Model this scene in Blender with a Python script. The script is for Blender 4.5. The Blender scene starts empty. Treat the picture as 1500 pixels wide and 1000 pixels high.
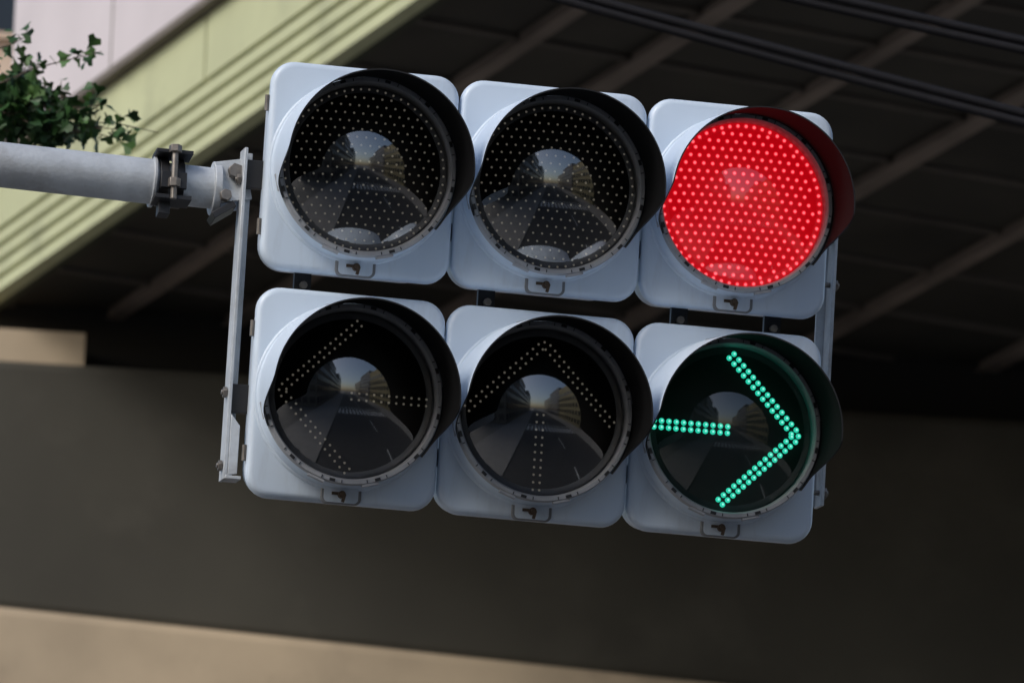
import bpy, bmesh, math, random
from mathutils import Vector, Matrix
random.seed(7)
S=bpy.context.scene
R=math.radians
# ------------------------------------------------------------ materials
def mat(name,col,rough=.5,metal=0,var=0.0,scale=8,spec=.5,dirt=None,dirtscale=3,bump=0,streak=False,lo=.52):
    m=bpy.data.materials.new(name); m.use_nodes=True
    nt=m.node_tree; b=nt.nodes['Principled BSDF']
    b.inputs['Base Color'].default_value=(*col,1); b.inputs['Roughness'].default_value=rough
    b.inputs['Metallic'].default_value=metal; b.inputs['Specular IOR Level'].default_value=spec
    tc=nt.nodes.new('ShaderNodeTexCoord')
    mp=nt.nodes.new('ShaderNodeMapping'); nt.links.new(tc.outputs['Object'],mp.inputs['Vector'])
    if streak: mp.inputs['Scale'].default_value=(1,1,.18)
    if var>0 or dirt:
        n=nt.nodes.new('ShaderNodeTexNoise'); n.inputs['Scale'].default_value=scale; n.inputs['Detail'].default_value=6
        nt.links.new(mp.outputs[0],n.inputs['Vector'])
        mr=nt.nodes.new('ShaderNodeMapRange'); mr.inputs[1].default_value=.3; mr.inputs[2].default_value=.7
        mr.inputs[3].default_value=1-var; mr.inputs[4].default_value=1+var*.6
        nt.links.new(n.outputs['Fac'],mr.inputs[0])
        mx=nt.nodes.new('ShaderNodeVectorMath'); mx.operation='SCALE'; mx.inputs[0].default_value=col
        nt.links.new(mr.outputs[0],mx.inputs['Scale'])
        last=mx.outputs[0]
        if dirt:
            n2=nt.nodes.new('ShaderNodeTexNoise'); n2.inputs['Scale'].default_value=dirtscale; n2.inputs['Detail'].default_value=9; n2.inputs['Roughness'].default_value=.65
            nt.links.new(mp.outputs[0],n2.inputs['Vector'])
            cr=nt.nodes.new('ShaderNodeMapRange'); cr.inputs[1].default_value=lo; cr.inputs[2].default_value=.75; cr.inputs[3].default_value=0; cr.inputs[4].default_value=dirt[1]
            nt.links.new(n2.outputs['Fac'],cr.inputs[0])
            mm=nt.nodes.new('ShaderNodeMix'); mm.data_type='RGBA'
            nt.links.new(cr.outputs[0],mm.inputs[0]); nt.links.new(last,mm.inputs[6]); mm.inputs[7].default_value=(*dirt[0],1)
            last=mm.outputs[2]
        nt.links.new(last,b.inputs['Base Color'])
    if bump>0:
        nb=nt.nodes.new('ShaderNodeTexNoise'); nb.inputs['Scale'].default_value=scale*6; nt.links.new(mp.outputs[0],nb.inputs['Vector'])
        bp=nt.nodes.new('ShaderNodeBump'); bp.inputs['Strength'].default_value=bump; bp.inputs['Distance'].default_value=.01
        nt.links.new(nb.outputs['Fac'],bp.inputs['Height']); nt.links.new(bp.outputs[0],b.inputs['Normal'])
    return m
def emis(name,col,st,base=(.02,.02,.02)):
    m=bpy.data.materials.new(name); m.use_nodes=True; b=m.node_tree.nodes['Principled BSDF']
    b.inputs['Base Color'].default_value=(*base,1); b.inputs['Emission Color'].default_value=(*col,1); b.inputs['Emission Strength'].default_value=st
    b.inputs['Roughness'].default_value=.4
    return m
def clear(name,ior=1.75,tint=(.92,.92,.92)):
    m=bpy.data.materials.new(name); m.use_nodes=True; nt=m.node_tree; nt.nodes.remove(nt.nodes['Principled BSDF'])
    out=nt.nodes['Material Output']; mx=nt.nodes.new('ShaderNodeMixShader'); t=nt.nodes.new('ShaderNodeBsdfTransparent'); g=nt.nodes.new('ShaderNodeBsdfGlossy')
    t.inputs[0].default_value=(*tint,1); g.inputs['Roughness'].default_value=.06
    f=nt.nodes.new('ShaderNodeFresnel'); f.inputs[0].default_value=ior
    nt.links.new(f.outputs[0],mx.inputs[0]); nt.links.new(t.outputs[0],mx.inputs[1]); nt.links.new(g.outputs[0],mx.inputs[2]); nt.links.new(mx.outputs[0],out.inputs[0])
    return m
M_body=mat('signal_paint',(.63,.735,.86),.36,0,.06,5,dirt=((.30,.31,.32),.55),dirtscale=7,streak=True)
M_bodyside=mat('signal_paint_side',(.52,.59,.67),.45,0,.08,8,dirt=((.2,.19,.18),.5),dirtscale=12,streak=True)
M_black=mat('visor_black',(.0045,.0045,.005),.7,0,.2,20,spec=.12)
M_ring=mat('ring_grey',(.36,.37,.39),.42,.15,.15,30)
M_dark=mat('dark_metal',(.03,.03,.032),.45,.4,.2,20)
M_plate=mat('led_board',(.022,.020,.019),.6,0,.2,10)
M_galv=mat('galvanised',(.56,.60,.64),.5,.25,.18,22,dirt=((.16,.14,.12),.7),dirtscale=11,bump=.1)
M_bolt=mat('bolt',(.22,.2,.18),.45,.7,.3,60)
M_rust=mat('latch_screw',(.10,.07,.05),.6,.5,.3,60)
M_tab=mat('latch_tab',(.20,.21,.225),.5,0,.1,30)
M_glass=clear('clear_lens',3.0)
M_glass_lit=clear('clear_lens_lit',1.9)
M_dotoff_glow=mat('led_off_glow',(.98,.90,.74),.2)
bb=M_dotoff_glow.node_tree.nodes['Principled BSDF']; bb.inputs['Emission Color'].default_value=(.95,.86,.70,1); bb.inputs['Emission Strength'].default_value=.10  # unlit dots get a faint added glow so they show in the dark lens
M_red=emis('led_red',(1,.17,.20),1.25); M_halo=emis('led_red_bloom',(1,.010,.026),.92,(.2,.01,.01)); M_redb=emis('red_diffuser',(1,.001,.010),.46,(.2,.01,.01))
M_grn=emis('led_green',(.030,.86,.56),.85); M_grn2=emis('led_green_core',(.38,1,.88),1.15)
# ------------------------------------------------------------ mesh helpers
class MB:
    def __init__(s): s.v=[];s.f=[];s.m=[]
    def add(s,vs,fs,mi=0):
        o=len(s.v); s.v+= [tuple(v) for v in vs]
        for f in fs: s.f.append(tuple(i+o for i in f)); s.m.append(mi)
    def box(s,c,d,mi=0,rot=None):
        hx,hy,hz=d[0]/2,d[1]/2,d[2]/2
        vs=[Vector((x,y,z)) for x in(-hx,hx) for y in(-hy,hy) for z in(-hz,hz)]
        if rot: vs=[rot@v for v in vs]
        vs=[v+Vector(c) for v in vs]
        s.add(vs,[(0,1,3,2),(4,6,7,5),(0,4,5,1),(2,3,7,6),(0,2,6,4),(1,5,7,3)],mi)
    def cyl(s,a,b_,r0,r1=None,n=24,mi=0,cap=True):
        if r1 is None:r1=r0
        a=Vector(a);b_=Vector(b_);d=(b_-a).normalized(); u=d.orthogonal().normalized(); w=d.cross(u)
        vs=[]
        for p,r in((a,r0),(b_,r1)):
            for i in range(n):
                t=2*math.pi*i/n; vs.append(p+u*math.cos(t)*r+w*math.sin(t)*r)
        fs=[(i,(i+1)%n,n+(i+1)%n,n+i) for i in range(n)]
        if cap: fs+= [tuple(range(n))[::-1],tuple(range(n,2*n))]
        s.add(vs,fs,mi)
    def tube(s,pts,rads,n=8,mi=0):
        pts=[Vector(p) for p in pts]; vs=[];fs=[]; u=None
        for i,p in enumerate(pts):
            d=(pts[min(i+1,len(pts)-1)]-pts[max(i-1,0)]).normalized()
            u=d.orthogonal().normalized() if u is None else (u-d*u.dot(d)).normalized()
            w=d.cross(u); r=rads[i] if hasattr(rads,'__len__') else rads
            for k in range(n):
                t=2*math.pi*k/n; vs.append(p+(u*math.cos(t)+w*math.sin(t))*r)
            if i:
                for k in range(n): fs.append(((i-1)*n+k,(i-1)*n+(k+1)%n,i*n+(k+1)%n,i*n+k))
        s.add(vs,fs,mi)
    def rev(s,prof,n=96,mi=0,c=(0,0)):   # profile (r,v) revolved about signal normal (-Y)
        vs=[];fs=[]
        for r,v in prof:
            for k in range(n):
                t=2*math.pi*k/n; vs.append((c[0]+r*math.sin(t),-v,c[1]+r*math.cos(t)))
        for i in range(len(prof)-1):
            for k in range(n): fs.append((i*n+k,i*n+(k+1)%n,(i+1)*n+(k+1)%n,(i+1)*n+k))
        s.add(vs,fs,mi)
    def obj(s,name,mats,parent=None,smooth=False,bevel=0,loc=None,rotz=None):
        me=bpy.data.meshes.new(name); me.from_pydata(s.v,[],s.f)
        for m in mats: me.materials.append(m)
        for p,mi in zip(me.polygons,s.m): p.material_index=mi
        bm=bmesh.new(); bm.from_mesh(me); bmesh.ops.recalc_face_normals(bm,faces=bm.faces); bm.to_mesh(me); bm.free()
        if smooth:
            me.shade_smooth()
            me.set_sharp_from_angle(angle=R(smooth if smooth>1 else 35))
        o=bpy.data.objects.new(name,me); S.collection.objects.link(o)
        if parent: o.parent=parent
        if loc: o.location=loc
        if rotz is not None: o.rotation_euler=(0,0,rotz)
        if bevel:
            b=o.modifiers.new('b','BEVEL'); b.width=bevel; b.segments=2; b.limit_method='ANGLE'
        return o
def empty(name,loc=(0,0,0),rot=(0,0,0)):
    o=bpy.data.objects.new(name,None); S.collection.objects.link(o); o.location=loc; o.rotation_euler=rot; return o
def rrect(w,h,r,n=8):
    pts=[]
    for cx,cz,a0 in((w/2-r,h/2-r,0),(-w/2+r,h/2-r,90),(-w/2+r,-h/2+r,180),(w/2-r,-h/2+r,270)):
        for i in range(n+1):
            a=R(a0+90*i/n); pts.append((cx+r*math.cos(a),cz+r*math.sin(a)))
    return pts
def stack(mb,levels,c=(0,0),mi=0,capf=True,capb=True):  # levels: (w,h,r,v)
    vs=[];n=0
    for w,h,r,v in levels:
        p=rrect(w,h,r); n=len(p)
        vs+= [(c[0]+x,-v,c[1]+z) for x,z in p]
    fs=[(i*n+k,i*n+(k+1)%n,(i+1)*n+(k+1)%n,(i+1)*n+k) for i in range(len(levels)-1) for k in range(n)]
    if capb: fs.append(tuple(range(n)))
    if capf: fs.append(tuple(range((len(levels)-1)*n,len(levels)*n)))
    mb.add(vs,fs,mi)
# ------------------------------------------------------------ traffic signal
C=Vector((0,0,5.6))
sig=empty('traffic_signal',C,(R(8),0,0))
PX,PZ=.340,.4015
def lens_dots():
    d=[]; px,pz=.0162,.0140; nr=10
    for j in range(-nr,nr+1):
        z=j*pz; off=.5*px if j%2 else 0
        for i in range(-10,11):
            x=i*px+off
            if x*x+z*z<.1325**2: d.append((x,z-.004*(x/.13)**2))
    for i in range(60):
        t=2*math.pi*i/60; d.append((.1415*math.sin(t),.1415*math.cos(t)))
    return d
def arrow_dots(ang,sp=.0125):
    RR=.146; out=[]
    def line(a,b,off):
        a=Vector(a)*RR;b=Vector(b)*RR;d=(b-a);L=d.length;d.normalize();nrm=Vector((-d.y,d.x))
        n=int(L/sp)
        for i in range(n+1):
            for s_ in(-1,1):
                out.append(a+d*(i*L/n)+nrm*s_*off)
    line((.80,.045),(-.02,.90),.0058); line((.80,-.045),(-.06,-.88),.0058); line((-.93,0),(-.02,0),.0058)
    out.append(Vector((.86,0))*RR)
    c,s_=math.cos(ang),math.sin(ang)
    return [(p.x*c-p.y*s_,p.x*s_+p.y*c) for p in out]
def smooth01(t): t=max(0,min(1,t)); return t*t*(3-2*t)
def visor(mb):
    L0=.150; n=110; rows=8
    ths=[R(-115+243*i/n) for i in range(n+1)]
    def L(t):
        a=abs(math.degrees(t)-6); return .012+(L0-.012)*(1-smooth01((a-88)/26))
    def P(r,t,l):
        rr=r+.002*l/L0; return (rr*math.sin(t),-(.050+l),rr*math.cos(t)-l*.105)
    for r,mi in((.1625,0),(.1600,1)):
        vs=[];fs=[]
        for j in range(rows+1):
            for t in ths: vs.append(P(r,t,L(t)*j/rows))
        m=n+1
        for j in range(rows):
            for i in range(n): fs.append((j*m+i,j*m+i+1,(j+1)*m+i+1,(j+1)*m+i))
        mb.add(vs,fs,mi)
    vs=[P(r,t,L(t)) for r in(.1625,.1600) for t in ths]
    m=n+1
    mb.add(vs,[(i,i+1,m+i+1,m+i) for i in range(n)],2)
def dots_mesh(ds,r,v,mi=0,mb=None,flat=False):
    n=8
    for x,z in ds:
        vs=[(x+r*math.cos(2*math.pi*k/n),-v,z+r*math.sin(2*math.pi*k/n)) for k in range(n)]
        if flat: mb.add(vs,[tuple(range(n))],mi); continue
        vs+=[(x+.6*r*math.cos(2*math.pi*k/n),-v-r*.6,z+.6*r*math.sin(2*math.pi*k/n)) for k in range(n)]
        fs=[(k,(k+1)%n,n+(k+1)%n,n+k) for k in range(n)]+[tuple(range(n,2*n))]
        mb.add(vs,fs,mi)
kinds={(0,1):'off',(1,1):'off',(2,1):'red',(0,0):'left',(1,0):'up',(2,0):'right'}
for (ci,ri),kind in kinds.items():
    cx=(ci-1)*PX; cz=(ri-.5)*PZ
    hd=empty('signal_head_'+kind); hd.parent=sig; hd.location=(cx,0,cz)
    # rear housing
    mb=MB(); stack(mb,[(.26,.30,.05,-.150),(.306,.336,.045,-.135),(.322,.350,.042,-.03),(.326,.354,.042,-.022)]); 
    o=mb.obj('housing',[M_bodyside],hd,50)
    # door
    mb=MB(); stack(mb,[(.334,.368,.040,-.024),(.337,.371,.042,-.019),(.337,.371,.042,-.010),(.333,.367,.040,-.003),(.325,.359,.036,.0008),(.314,.348,.031,.002)])
    mb.rev([(.1660,.0015),(.1650,.0045),(.1625,.0055),(.1600,.006)],96,0)
    o=mb.obj('door',[M_body],hd,50)
    # raised collar
    mb=MB(); mb.rev([(.1655,-.002),(.1635,.003),(.1600,.007),(.1590,.020),(.1580,.046),(.1565,.050),(.150,.050)]); mb.obj('collar',[M_body],hd,40)
    # retaining ring
    mb=MB(); mb.rev([(.1590,.044),(.1590,.056),(.1575,.0585),(.1515,.0585),(.1485,.054),(.1475,.046),(.1475,.030)]);
    for k in range(12):
        t=R(30*k+10); rot=Matrix.Rotation(t,3,'Y'); c=rot@Vector((0,-.0594,.1550)); 
        mb.box(c,(.010,.0022,.0050),1,rot)
        for s_ in(-.017,.019):
            rot2=Matrix.Rotation(t+s_/.155*1.0,3,'Y'); c2=rot2@Vector((0,-.0590,.1548)); mb.box(c2,(.0016,.0016,.0052),1,rot2)
    for k in (75,165,200,255,345):
        rot=Matrix.Rotation(R(k),3,'Y'); c=rot@Vector((0,-.051,.1605)); mb.box(c,(.030,.012,.004),0,rot)
    mb.obj('lens_ring',[M_ring,M_dark],hd,40)
    # led board + clear dome
    mb=MB(); mb.rev([(.0001,.030),(.1480,.030)],64); bo=mb.obj('led_board',[M_redb if kind=='red' else M_plate],hd)
    mb=MB(); Rl,h=.1478,.052; Rs=(Rl*Rl+h*h)/(2*h); prof=[]
    for i in range(21):
        r=max(.0001,Rl*i/20); prof.append((r,.042+h-(Rs-math.sqrt(Rs*Rs-r*r))))
    mb.rev(prof,96); mb.obj('clear_lens',[M_glass_lit if kind in('red','right') else M_glass],hd,179)
    mb=MB()
    if kind in('off','red'):
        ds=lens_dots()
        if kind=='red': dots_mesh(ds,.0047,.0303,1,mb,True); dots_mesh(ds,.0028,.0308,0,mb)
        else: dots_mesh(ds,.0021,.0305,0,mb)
    else:
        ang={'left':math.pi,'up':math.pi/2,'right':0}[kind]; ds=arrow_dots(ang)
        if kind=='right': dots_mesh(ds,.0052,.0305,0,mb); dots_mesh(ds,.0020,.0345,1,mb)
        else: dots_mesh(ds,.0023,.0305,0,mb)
    mb.obj('leds',{'red':[M_red,M_halo],'right':[M_grn,M_grn2]}.get(kind,[M_dotoff_glow]),hd)
    # visor
    mb=MB(); visor(mb); mb.obj('visor',[M_body,M_black,M_dark],hd,40)
    # latch
    mb=MB()
    stack(mb,[(.072,.038,.011,-.004),(.072,.038,.011,.003),(.068,.034,.009,.0045)],(0,-.1680),0)
    stack(mb,[(.061,.030,.008,.004),(.061,.030,.008,.0058)],(0,-.1695),1)
    mb.cyl((0,-.004,-.171),(0,-.016,-.171),.0065,n=12,mi=2)
    mb.cyl((0,-.014,-.171),(0,-.022,-.171),.0038,n=10,mi=2)
    mb.box((.003,-.015,-.1775),(.005,.006,.014),2,Matrix.Rotation(R(12),3,'Y'))
    mb.box((-.010,-.007,-.169),(.014,.003,.005),2)
    mb.obj('latch',[M_tab,M_body,M_rust],hd,30)
# hinge knuckles / module joints
mb=MB()
for z in(.31,.09,-.09,-.31):
    mb.cyl((-.5125,.014,z-.014),(-.5125,.014,z+.014),.004,n=10,mi=0)
for x in(-.5*PX,.5*PX):
    for z in(PZ/2,-PZ/2):
        for dz in(-.08,.08): mb.cyl((x-.018,.07,z+dz),(x+.018,.07,z+dz),.016,n=12,mi=1)
for x in(-.42,-.09,.26,.43):
    mb.box((x,.07,0),(.03,.012,.09),1); mb.cyl((x,.06,0.0),(x,.05,0.0),.007,n=8,mi=0)
mb.obj('couplings',[M_bolt,M_dark],sig,30)
# side bars
mb=MB()
def bar(u,z0,z1,sgn):
    mb.box((u,.135,(z0+z1)/2),(.006,.050,z1-z0),0); mb.box((u-sgn*.009,.158,(z0+z1)/2),(.020,.005,z1-z0-.004),0)
bar(-.527,-.345,.245,-1); bar(.550,-.30,.235,1)
for u,zs,sg in((-.527,(-.32,-.19,.19),-1),(.550,(-.275,-.14,.10,.205),1)):
    for z in zs:
        mb.cyl((u-sg*.012,.13,z),(u+sg*.014,.13,z),.005,n=8,mi=1)
        mb.cyl((u+sg*.004,.13,z),(u+sg*.011,.13,z),.010,n=6,mi=1)
for z in(.20,-.20): 
    mb.box((-.505,.128,z),(.036,.02,.05),2); mb.box((.525,.128,z),(.044,.02,.05),2)
mb.box((-.514,.13,-.342),(.028,.05,.006),0)
# gusset plate tying the bar to the lower row
mb.add([(-.5235,.112,-.23),(-.507,.112,-.25),(-.507,.112,-.335),(-.5235,.112,-.338),(-.5235,.108,-.23),(-.507,.108,-.25),(-.507,.108,-.335),(-.5235,.108,-.338)],[(0,1,2,3),(4,7,6,5),(0,4,5,1),(1,5,6,2),(2,6,7,3),(3,7,4,0)],0)
mb.obj('side_bars',[M_galv,M_bolt,M_dark],sig,30,bevel=.001)
# mast arm -------------------------------------------------
pole=empty('signal_pole',(-3.62,.12,0))
P=pole.location
mb=MB()
def ap(x): # point along arm by world x
    return Vector((x,.15,5.800+(-.545-x)*.018))-Vector(P)
mb.cyl(ap(-.640),ap(-.565),.0365,n=36); mb.cyl(ap(-.70),ap(-.640),.0365,n=36)
mb.cyl(ap(-3.62),ap(-.675),.0400,n=40)
mb.cyl(ap(-.684),ap(-.678),.046,n=36)
for x in(-.665,-.637):
    mb.cyl(ap(x-.008),ap(x+.008),.043,n=30,mi=1)
a=ap(-.651)
mb.box(a+Vector((0,-.030,.043)),(.066,.05,.007),1); mb.box(a+Vector((0,-.030,-.041)),(.066,.05,.008),1)
mb.box(a+Vector((0,-.052,-.01)),(.046,.008,.030),1)
mb.cyl(a+Vector((0,-.056,-.046)),a+Vector((0,-.056,.046)),.006,n=10,mi=2)
mb.cyl(a+Vector((0,-.056,-.008)),a+Vector((0,-.056,-.024)),.012,n=6,mi=2)
mb.cyl(a+Vector((0,-.056,.040)),a+Vector((0,-.056,.053)),.012,n=6,mi=2)
mb.box(a+Vector((-.012,-.02,-.054)),(.02,.03,.026),1)
q=ap(-.55)
mb.cyl(q+Vector((-.025,0,0)),q+Vector((-.012,0,0)),.048,n=30)
for dy in(-.030,.030):
    mb.box(q+Vector((.008,dy,0.008)),(.056,.008,.075),0,Matrix.Rotation(R(-12),3,'Y'))
mb.cyl(q+Vector((.010,-.048,.022)),q+Vector((.010,.048,.022)),.008,n=10,mi=2)
mb.cyl(q+Vector((.010,-.050,.022)),q+Vector((.010,-.036,.022)),.014,n=6,mi=2)
mb.cyl(q+Vector((-.006,-.050,-.024)),q+Vector((-.006,-.036,-.024)),.011,n=6,mi=2)
mb.box(q+Vector((-.008,-.02,-.050)),(.046,.05,.012),1,Matrix.Rotation(R(-35),3,'Y'))
mb.obj('arm',[M_galv,M_dark,M_bolt],pole,30,bevel=.001)
mb=MB(); mb.cyl((0,.03,.1),(0,.03,6.6),.105,.075,n=32); mb.cyl((0,.03,.1),(0,.03,.16),.19,n=32); mb.cyl((0,.03,6.6),(0,.03,6.66),.085,.03,n=24)
mb.cyl((0,.03,5.72),(0,.03,5.98),.098,n=32)
mb.obj('mast',[M_galv],pole,30)
# ------------------------------------------------------------ bridge
br=empty('elevated_bridge',(5.48,36.94,18.0),(0,0,R(12.7)))
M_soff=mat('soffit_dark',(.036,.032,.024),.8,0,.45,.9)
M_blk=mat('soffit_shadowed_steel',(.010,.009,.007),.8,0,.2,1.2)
M_rib=mat('rib_brown',(.19,.152,.125),.7,0,.35,1.2)
M_rib2=mat('rib_dark',(.085,.072,.060),.75,0,.35,1.5)
M_fas=mat('fascia_green',(.50,.52,.31),.55,0,.12,1.1,dirt=((.26,.27,.16),.55),dirtscale=1.6)
M_gro=mat('groove_dark',(.035,.04,.022),.8)
M_cop=mat('coping_brown',(.16,.14,.12),.8,0,.2,2)
M_bar=mat('barrier_grey',(.60,.55,.57),.6,0,.08,1)
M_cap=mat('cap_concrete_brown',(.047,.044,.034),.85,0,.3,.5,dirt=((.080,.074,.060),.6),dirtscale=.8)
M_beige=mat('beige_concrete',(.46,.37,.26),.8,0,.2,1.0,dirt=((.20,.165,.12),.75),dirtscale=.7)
M_conc=mat('concrete',(.3,.29,.27),.85,0,.15,.8)
Y0,Y1,W=-130,110,13.0
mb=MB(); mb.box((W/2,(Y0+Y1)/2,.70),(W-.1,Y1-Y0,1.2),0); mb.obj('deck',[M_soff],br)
mb=MB()
for k,x in enumerate((.97,1.79,3.08,4.29,5.70,7.1,8.5,9.9,11.3,12.5)):
    mb.box((x,(Y0+Y1)/2,.075),(.09,Y1-Y0,.07),0); mb.box((x,(Y0+Y1)/2,.03),(.11+.04*(k%2),Y1-Y0,.016),0)
mb.obj('longitudinal_ribs',[M_rib],br)
mb=MB(); y=Y0+1
while y<Y1:
    mb.box((W/2,y,.085),(W-.3,.06,.035),0); y+=1.05
mb.obj('cross_ribs',[M_rib2],br)
# fascia with horizontal grooves
mb=MB(); L=Y1-Y0; yc=(Y0+Y1)/2
mb.box((.10,yc,.49),(.10,L,.94),1)
zs=[0.0,.125,.25,.375,.50]
for i in range(4): mb.box((-.0,yc,(zs[i]+zs[i+1]-.038)/2),(.12,L,zs[i+1]-zs[i]-.038),0)
y=Y0
while y<Y1:
    mb.box((-.0,y+.99,.735),(.12,1.965,.470),0); y+=2.0
mb.box((-.02,yc,1.01),(.26,L,.06),2)
mb.obj('fascia',[M_fas,M_gro,M_cop],br,bevel=.004)
mb=MB()
yy=4.0
while yy>Y0+2:
    mb.box((.06,yy-1.0,2.36),(.06,1.97,2.6),0); mb.box((.08,yy-2.0,2.36),(.10,.03,2.64),1); yy-=2.0
mb.obj('noise_barrier',[M_bar,M_cop],br)
mb=MB(); mb.box((W-.1,yc,.6),(.2,L,1.2),0); mb.box((W-.1,yc,1.7),(.2,L,1.0),0); mb.obj('far_parapet',[M_conc],br)
# pier cap and column
cap=empty('bridge_pier',(4.64,40.63,17.5),(0,0,R(-6.1)))
mb=MB()
def slab(x0,x1,zt0,zb0,zt1,zb1,y0,y1,mi=0):
    mb.add([(x0,y0,zb0),(x1,y0,zb1),(x1,y0,zt1),(x0,y0,zt0),(x0,y1,zb0),(x1,y1,zb1),(x1,y1,zt1),(x0,y1,zt0)],
      [(0,1,2,3),(4,7,6,5),(0,4,5,1),(3,2,6,7),(0,3,7,4),(1,5,6,2)],mi)
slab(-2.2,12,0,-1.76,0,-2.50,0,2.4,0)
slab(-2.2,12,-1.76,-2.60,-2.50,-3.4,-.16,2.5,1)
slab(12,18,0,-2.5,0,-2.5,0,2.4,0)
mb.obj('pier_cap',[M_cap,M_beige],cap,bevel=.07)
mb=MB(); mb.box((13.5,1.2,-10.0),(3.2,2.0,15.2),0); mb.obj('column',[M_conc],cap,bevel=.1)
mb=MB(); mb.box((.05,.45,.13),(1.1,.7,.25),0)
for x in(3.2,6.2,9.2): mb.box((x,1.6,.13),(.8,.7,.25),1)
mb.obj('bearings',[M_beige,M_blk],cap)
mb=MB(); mb.box((7.0,3.2,-.2),(19,.3,1.5),0)  # near-black slabs added above the cap, standing in for shade in the gap
mb.box((8.2,.7,.33),(16.6,.2,.60),0); mb.obj('gap_shade_fill',[M_blk],cap)
# ------------------------------------------------------------ cables
M_cab=mat('cable_black',(.006,.006,.009),.7,0,.2,30,spec=.25)
def cable(name,zf):
    d=Vector((.971,-.239,0)); o=Vector((1.5,6.83,0)); mb=MB()
    nrm=Vector((.239,.971,0)); N=420
    for ph in(0,math.pi):
        pts=[]
        for i in range(N+1):
            s_=-10+30*i/N; p=o+d*s_; p.z=zf(s_); a=1.45+.5*math.sin(2*math.pi*s_/2.6)+ph
            p+=nrm*.016*math.cos(a)+Vector((0,0,.0135))*math.sin(a); pts.append(p)
        mb.tube(pts,.0130,8)
    mb.obj(name,[M_cab],None,60)
cable('overhead_cable',lambda s:8.61-.268*s+.0085*s*s)
cable('overhead_cable.001',lambda s:8.56-.215*(s-.95)+.0070*(s-.95)**2)
for nm,x,y,h in(('utility_pole',-8.2,9.22,12.9),('utility_pole.001',20.92,2.05,8.6)):
    mb=MB(); mb.cyl((0,0,.12),(0,0,h),.19,.13,n=24); 
    for z in(h-.6,h-1.3): mb.box((0,.0,z),(.12,1.4,.10),1)
    for z in(h-.6,h-1.3):
        for yy in(-.6,.6): mb.cyl((0,yy,z+.05),(0,yy,z+.18),.04,n=10,mi=1)
    mb.obj(nm,[M_conc,M_galv],None,30,loc=(x,y,0))
# ------------------------------------------------------------ tree
M_bark=mat('bark',(.10,.075,.055),.9,0,.3,12,bump=.3)
M_leaf=mat('leaf',(.030,.090,.022),.5,0,.45,4)
M_leaf2=mat('leaf_light',(.07,.16,.035),.5,0,.35,4)
tr=MB(); base=Vector((-3.3,5.6,.1))
tr.tube([base,base+Vector((.05,0,2)),base+Vector((.15,-.05,4.2)),base+Vector((.3,-.2,6.0)),base+Vector((.35,-.2,8.4))],[.16,.13,.11,.08,.03],12,0)
def leaf(p,size,mi):
    d=Vector((random.gauss(0,1),random.gauss(0,1),random.gauss(-.2,.7))).normalized(); u=d.orthogonal().normalized()
    u=Matrix.Rotation(random.uniform(0,6.28),3,d)@u; w=d.cross(u)
    def q(a,b_,c=0): return p+d*a*size+u*b_*size+w*c*size
    vs=[q(0,0),q(.35,-.12,.02),q(.75,-.50,.10),q(1.02,-.30,.05),q(.90,0,0),q(1.02,.30,.05),q(.75,.50,.10),q(.35,.12,.02)]
    tr.add(vs,[(0,1,4,7),(1,2,3,4),(7,4,5,6)],mi)
def spray(a,b_,n,size,spread,r=.006):
    a=Vector(a);b_=Vector(b_); pts=[]
    for i in range(7):
        t=i/6; pts.append(a.lerp(b_,t)+Vector((0,0,.06*math.sin(t*3.1)*(b_-a).length))+Vector((random.uniform(-1,1),random.uniform(-1,1),random.uniform(-1,1)))*.008)
    tr.tube(pts,[r*(1-.75*i/6) for i in range(7)],5,0)
    for i in range(n):
        t=random.random()**.8; k=min(5,int(t*6)); p=pts[k].lerp(pts[k+1],t*6-k)
        o=Vector((random.gauss(0,1),random.gauss(0,1),random.gauss(0,1)))*spread*(1.15-.6*t)
        tr.tube([p,p+o*.6,p+o],[.0016,.0013,.001],3,0)
        for _ in range(random.choice((1,2,2,3))): leaf(p+o+Vector((random.gauss(0,1),random.gauss(0,1),random.gauss(0,1)))*.006,size*random.uniform(.7,1.15),random.choice((1,1,2)))
for i in range(34):
    th=random.uniform(0,6.28); z0=random.uniform(4.5,8.0); a=base+Vector((.25,-.15,z0-.1)); 
    ln=random.uniform(1.1,1.9)*(1-.25*abs(z0-6.5)/2)
    bb=a+Vector((math.cos(th)*ln,math.sin(th)*ln,random.uniform(.3,1.0)))
    tr.tube([a,a.lerp(bb,.5)+Vector((0,0,.1)),bb],[.035,.022,.008],6,0)
    for j in range(7):
        st=a.lerp(bb,random.uniform(.35,1)); en=st+Vector((random.gauss(0,.4),random.gauss(0,.4),random.gauss(.1,.3)))
        if en.x>-.55: en.x=-.55-random.random()*.3
        spray(st,en,22,.055,.05)
rt=Vector((-2.6,5.35,6.9))
tr.tube([rt,(-1.8,5.2,7.1),(-1.0,5.12,7.28),(-.45,5.1,7.44)],[.03,.022,.015,.009],7,0)
B=Vector((-.50,5.1,7.43))
for (x,z,n,sp) in((.12,7.560,26,.020),(.05,7.53,34,.026),(-.0,7.49,34,.026),(-.06,7.55,50,.030),(-.09,7.50,50,.030),(-.06,7.70,22,.018),(-.12,7.63,50,.03),(-.10,7.58,50,.028),(-.17,7.55,54,.03),(-.16,7.49,50,.03),(-.21,7.80,22,.020),(-.19,7.70,30,.024),(-.19,7.64,44,.03)):
    spray(B+Vector((random.uniform(-.1,.15),random.uniform(-.1,.1),random.uniform(-.02,.06))),(x,5.1+random.uniform(-.15,.15),z),n,.038,sp,.004)
tr.obj('street_tree',[M_bark,M_leaf,M_leaf2])
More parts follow.
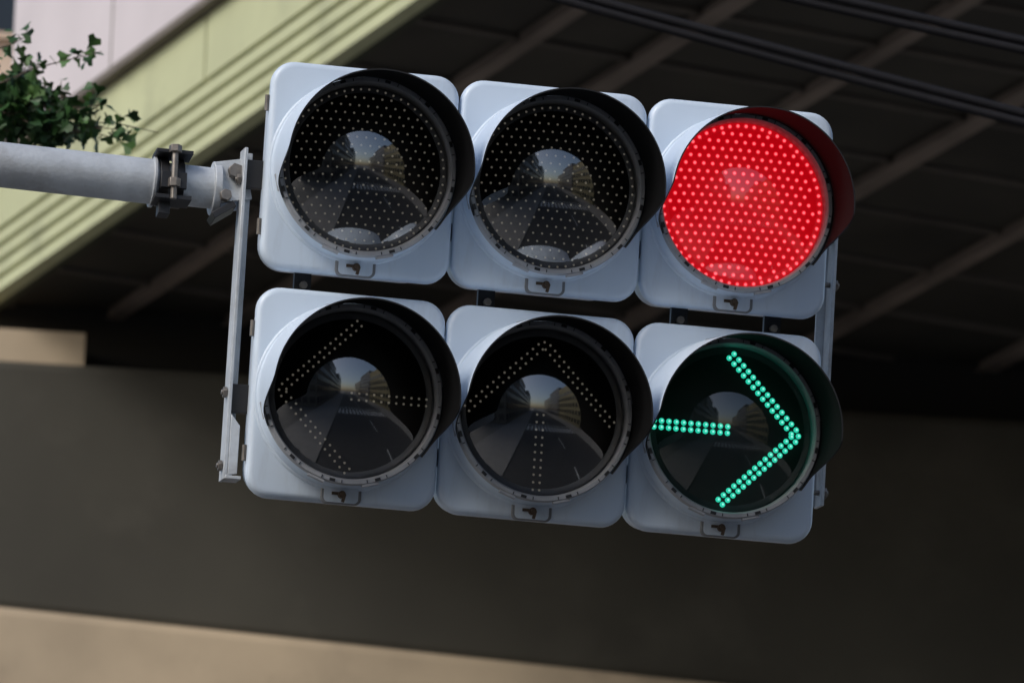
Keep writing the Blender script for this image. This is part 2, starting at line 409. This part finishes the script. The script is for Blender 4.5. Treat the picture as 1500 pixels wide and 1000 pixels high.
# ------------------------------------------------------------ ground, road, pavements
M_grd=mat('ground_paving',(.16,.155,.145),.9,0,.2,.5)
M_asp=mat('asphalt',(.060,.060,.060),.85,0,.25,2,bump=.2)
M_pav=mat('pavement',(.26,.25,.235),.85,0,.15,1.5)
M_wht=mat('road_paint',(.72,.72,.69),.6,0,.15,4)
def plane(name,x0,x1,y0,y1,z,m):
    mb=MB(); mb.add([(x0,y0,z),(x1,y0,z),(x1,y1,z),(x0,y1,z)],[(0,1,2,3)]); return mb.obj(name,[m])
plane('ground',-1500,1500,-1500,1500,0,M_grd)
plane('road',-2.0,13.0,-400,400,.004,M_asp)
mb=MB(); mb.box((-5.15,0,.06),(6.0,800,.12)); mb.box((-2.075,0,.062),(.15,800,.13),1); mb.obj('sidewalk',[M_pav,M_conc])
mb=MB(); mb.box((16.15,0,.06),(6.0,800,.12)); mb.box((13.075,0,.062),(.15,800,.13),1); mb.obj('sidewalk.001',[M_pav,M_conc])
mb=MB()
for i in range(15): mb.add([(-1.6+i*.98,-19.5,.008),(-1.12+i*.98,-19.5,.008),(-1.12+i*.98,-15.5,.008),(-1.6+i*.98,-15.5,.008)],[(0,1,2,3)])
for i in range(60):
    y=-24-i*8; 
    if y>-390: mb.add([(5.4,y-4,.008),(5.55,y-4,.008),(5.55,y,.008),(5.4,y,.008)],[(0,1,2,3)])
for i in range(40):
    y=-12+i*8; mb.add([(5.4,y,.008),(5.55,y,.008),(5.55,y+4,.008),(5.4,y+4,.008)],[(0,1,2,3)])
mb.add([(-1.8,-21.4,.008),(12.8,-21.4,.008),(12.8,-21.0,.008),(-1.8,-21.0,.008)],[(0,1,2,3)])
mb.obj('road_marking',[M_wht])
# ------------------------------------------------------------ buildings
M_win=mat('window_glass',(.02,.025,.03),.08)
def building(name,x0,x1,y0,y1,h,col,fh=3.6):
    m=mat('wall_'+name,col,.8,0,.12,.6)
    e=empty(name,((x0+x1)/2,(y0+y1)/2,0)); w,d=x1-x0,y1-y0
    mb=MB(); mb.box((0,0,h/2+.05),(w,d,h-.1),0); mb.box((0,0,h+.3),(w+.3,d+.3,.6),0); mb.box((w*.1,0,h+1.8),(w*.3,d*.3,2.5),0); mb.obj('walls',[m],e)
    mb=MB(); n=int(h/fh)
    for k in range(n):
        z=k*fh+fh*.55+.3
        for (L_,off,ax) in((w,d/2,0),(w,-d/2,0),(d,w/2,1),(d,-w/2,1)):
            c=max(2,int(L_/2.6)); 
            for i in range(c):
                p=-L_/2+(i+.5)*L_/c; s_=1 if off>0 else -1
                if ax==0: mb.box((p,off,z),(L_/c*.66,.08,fh*.52),0); mb.box((p,off+s_*.06,z-fh*.29),(L_/c*.72,.2,.10),1)
                else: mb.box((off,p,z),(.08,L_/c*.66,fh*.52),0); mb.box((off+s_*.06,p,z-fh*.29),(.2,L_/c*.72,.10),1)
    mb.obj('windows',[M_win,m],e)
building('office_building',-22,-8.3,-34,-18,17,(.13,.12,.11))
building('office_building.001',-24,-8.3,-56,-35,24,(.20,.18,.15))
building('office_building.002',-22,-8.3,-84,-57,18,(.10,.10,.11))
building('office_building.003',-24,-8.3,-130,-85,27,(.2,.19,.18))
building('office_building.004',19.4,23.5,-20,-4,12,(.12,.10,.09))
building('office_building.005',19.4,27,-50,-22,21,(.24,.21,.12))
building('office_building.006',19.4,32,-85,-51,24,(.12,.12,.13))
building('office_building.007',19.4,36,-135,-86,20,(.22,.2,.17))
building('apartment_building',4,34,112,132,62,(.76,.58,.44))
# ------------------------------------------------------------ world, sun
w=bpy.data.worlds.new('World'); S.world=w; w.use_nodes=True; nt=w.node_tree
sky=nt.nodes.new('ShaderNodeTexSky'); sky.sky_type='NISHITA'; sky.sun_disc=False
sd=Vector((-.66,-.45,.60)).normalized()
el=math.asin(sd.z); az=math.atan2(sd.x,sd.y)
sky.sun_elevation=el; sky.sun_rotation=az; sky.dust_density=2.5; sky.air_density=1.0
nt.links.new(sky.outputs[0],nt.nodes['Background'].inputs[0]); nt.nodes['Background'].inputs[1].default_value=.15
ld=bpy.data.lights.new('sun','SUN'); ld.energy=1.5; ld.angle=R(20); ld.color=(1,.98,.95)
lo=bpy.data.objects.new('sun',ld); S.collection.objects.link(lo); lo.rotation_euler=(-sd).to_track_quat('-Z','Y').to_euler(); lo.location=(-20,-10,40)
# ------------------------------------------------------------ camera
al,be=R(12),R(17)
v=Vector((math.sin(al)*math.cos(be),math.cos(al)*math.cos(be),math.sin(be)))
cam_loc=C-v*13.6
Rt=Vector((math.cos(al),-math.sin(al),0)); Up=Rt.cross(v)
tgt=C-Rt*(.0445*1.2)-Up*(.0585*1.2)
f=(tgt-cam_loc).normalized(); r0=f.cross(Vector((0,0,1))).normalized(); u0=r0.cross(f)
ro=R(1.8); r1=r0*math.cos(ro)+u0*math.sin(ro); u1=-r0*math.sin(ro)+u0*math.cos(ro)
Mx=Matrix((( r1.x,u1.x,-f.x,cam_loc.x),(r1.y,u1.y,-f.y,cam_loc.y),(r1.z,u1.z,-f.z,cam_loc.z),(0,0,0,1)))
cd=bpy.data.cameras.new('camera'); co=bpy.data.objects.new('camera',cd); S.collection.objects.link(co); co.matrix_world=Mx
cd.lens=272; cd.sensor_width=36; cd.clip_end=3000; cd.clip_start=.1
cd.dof.use_dof=True; cd.dof.focus_distance=13.55; cd.dof.aperture_fstop=16
S.camera=co
S.view_settings.view_transform='Standard'; S.view_settings.look='None'; S.view_settings.exposure=0
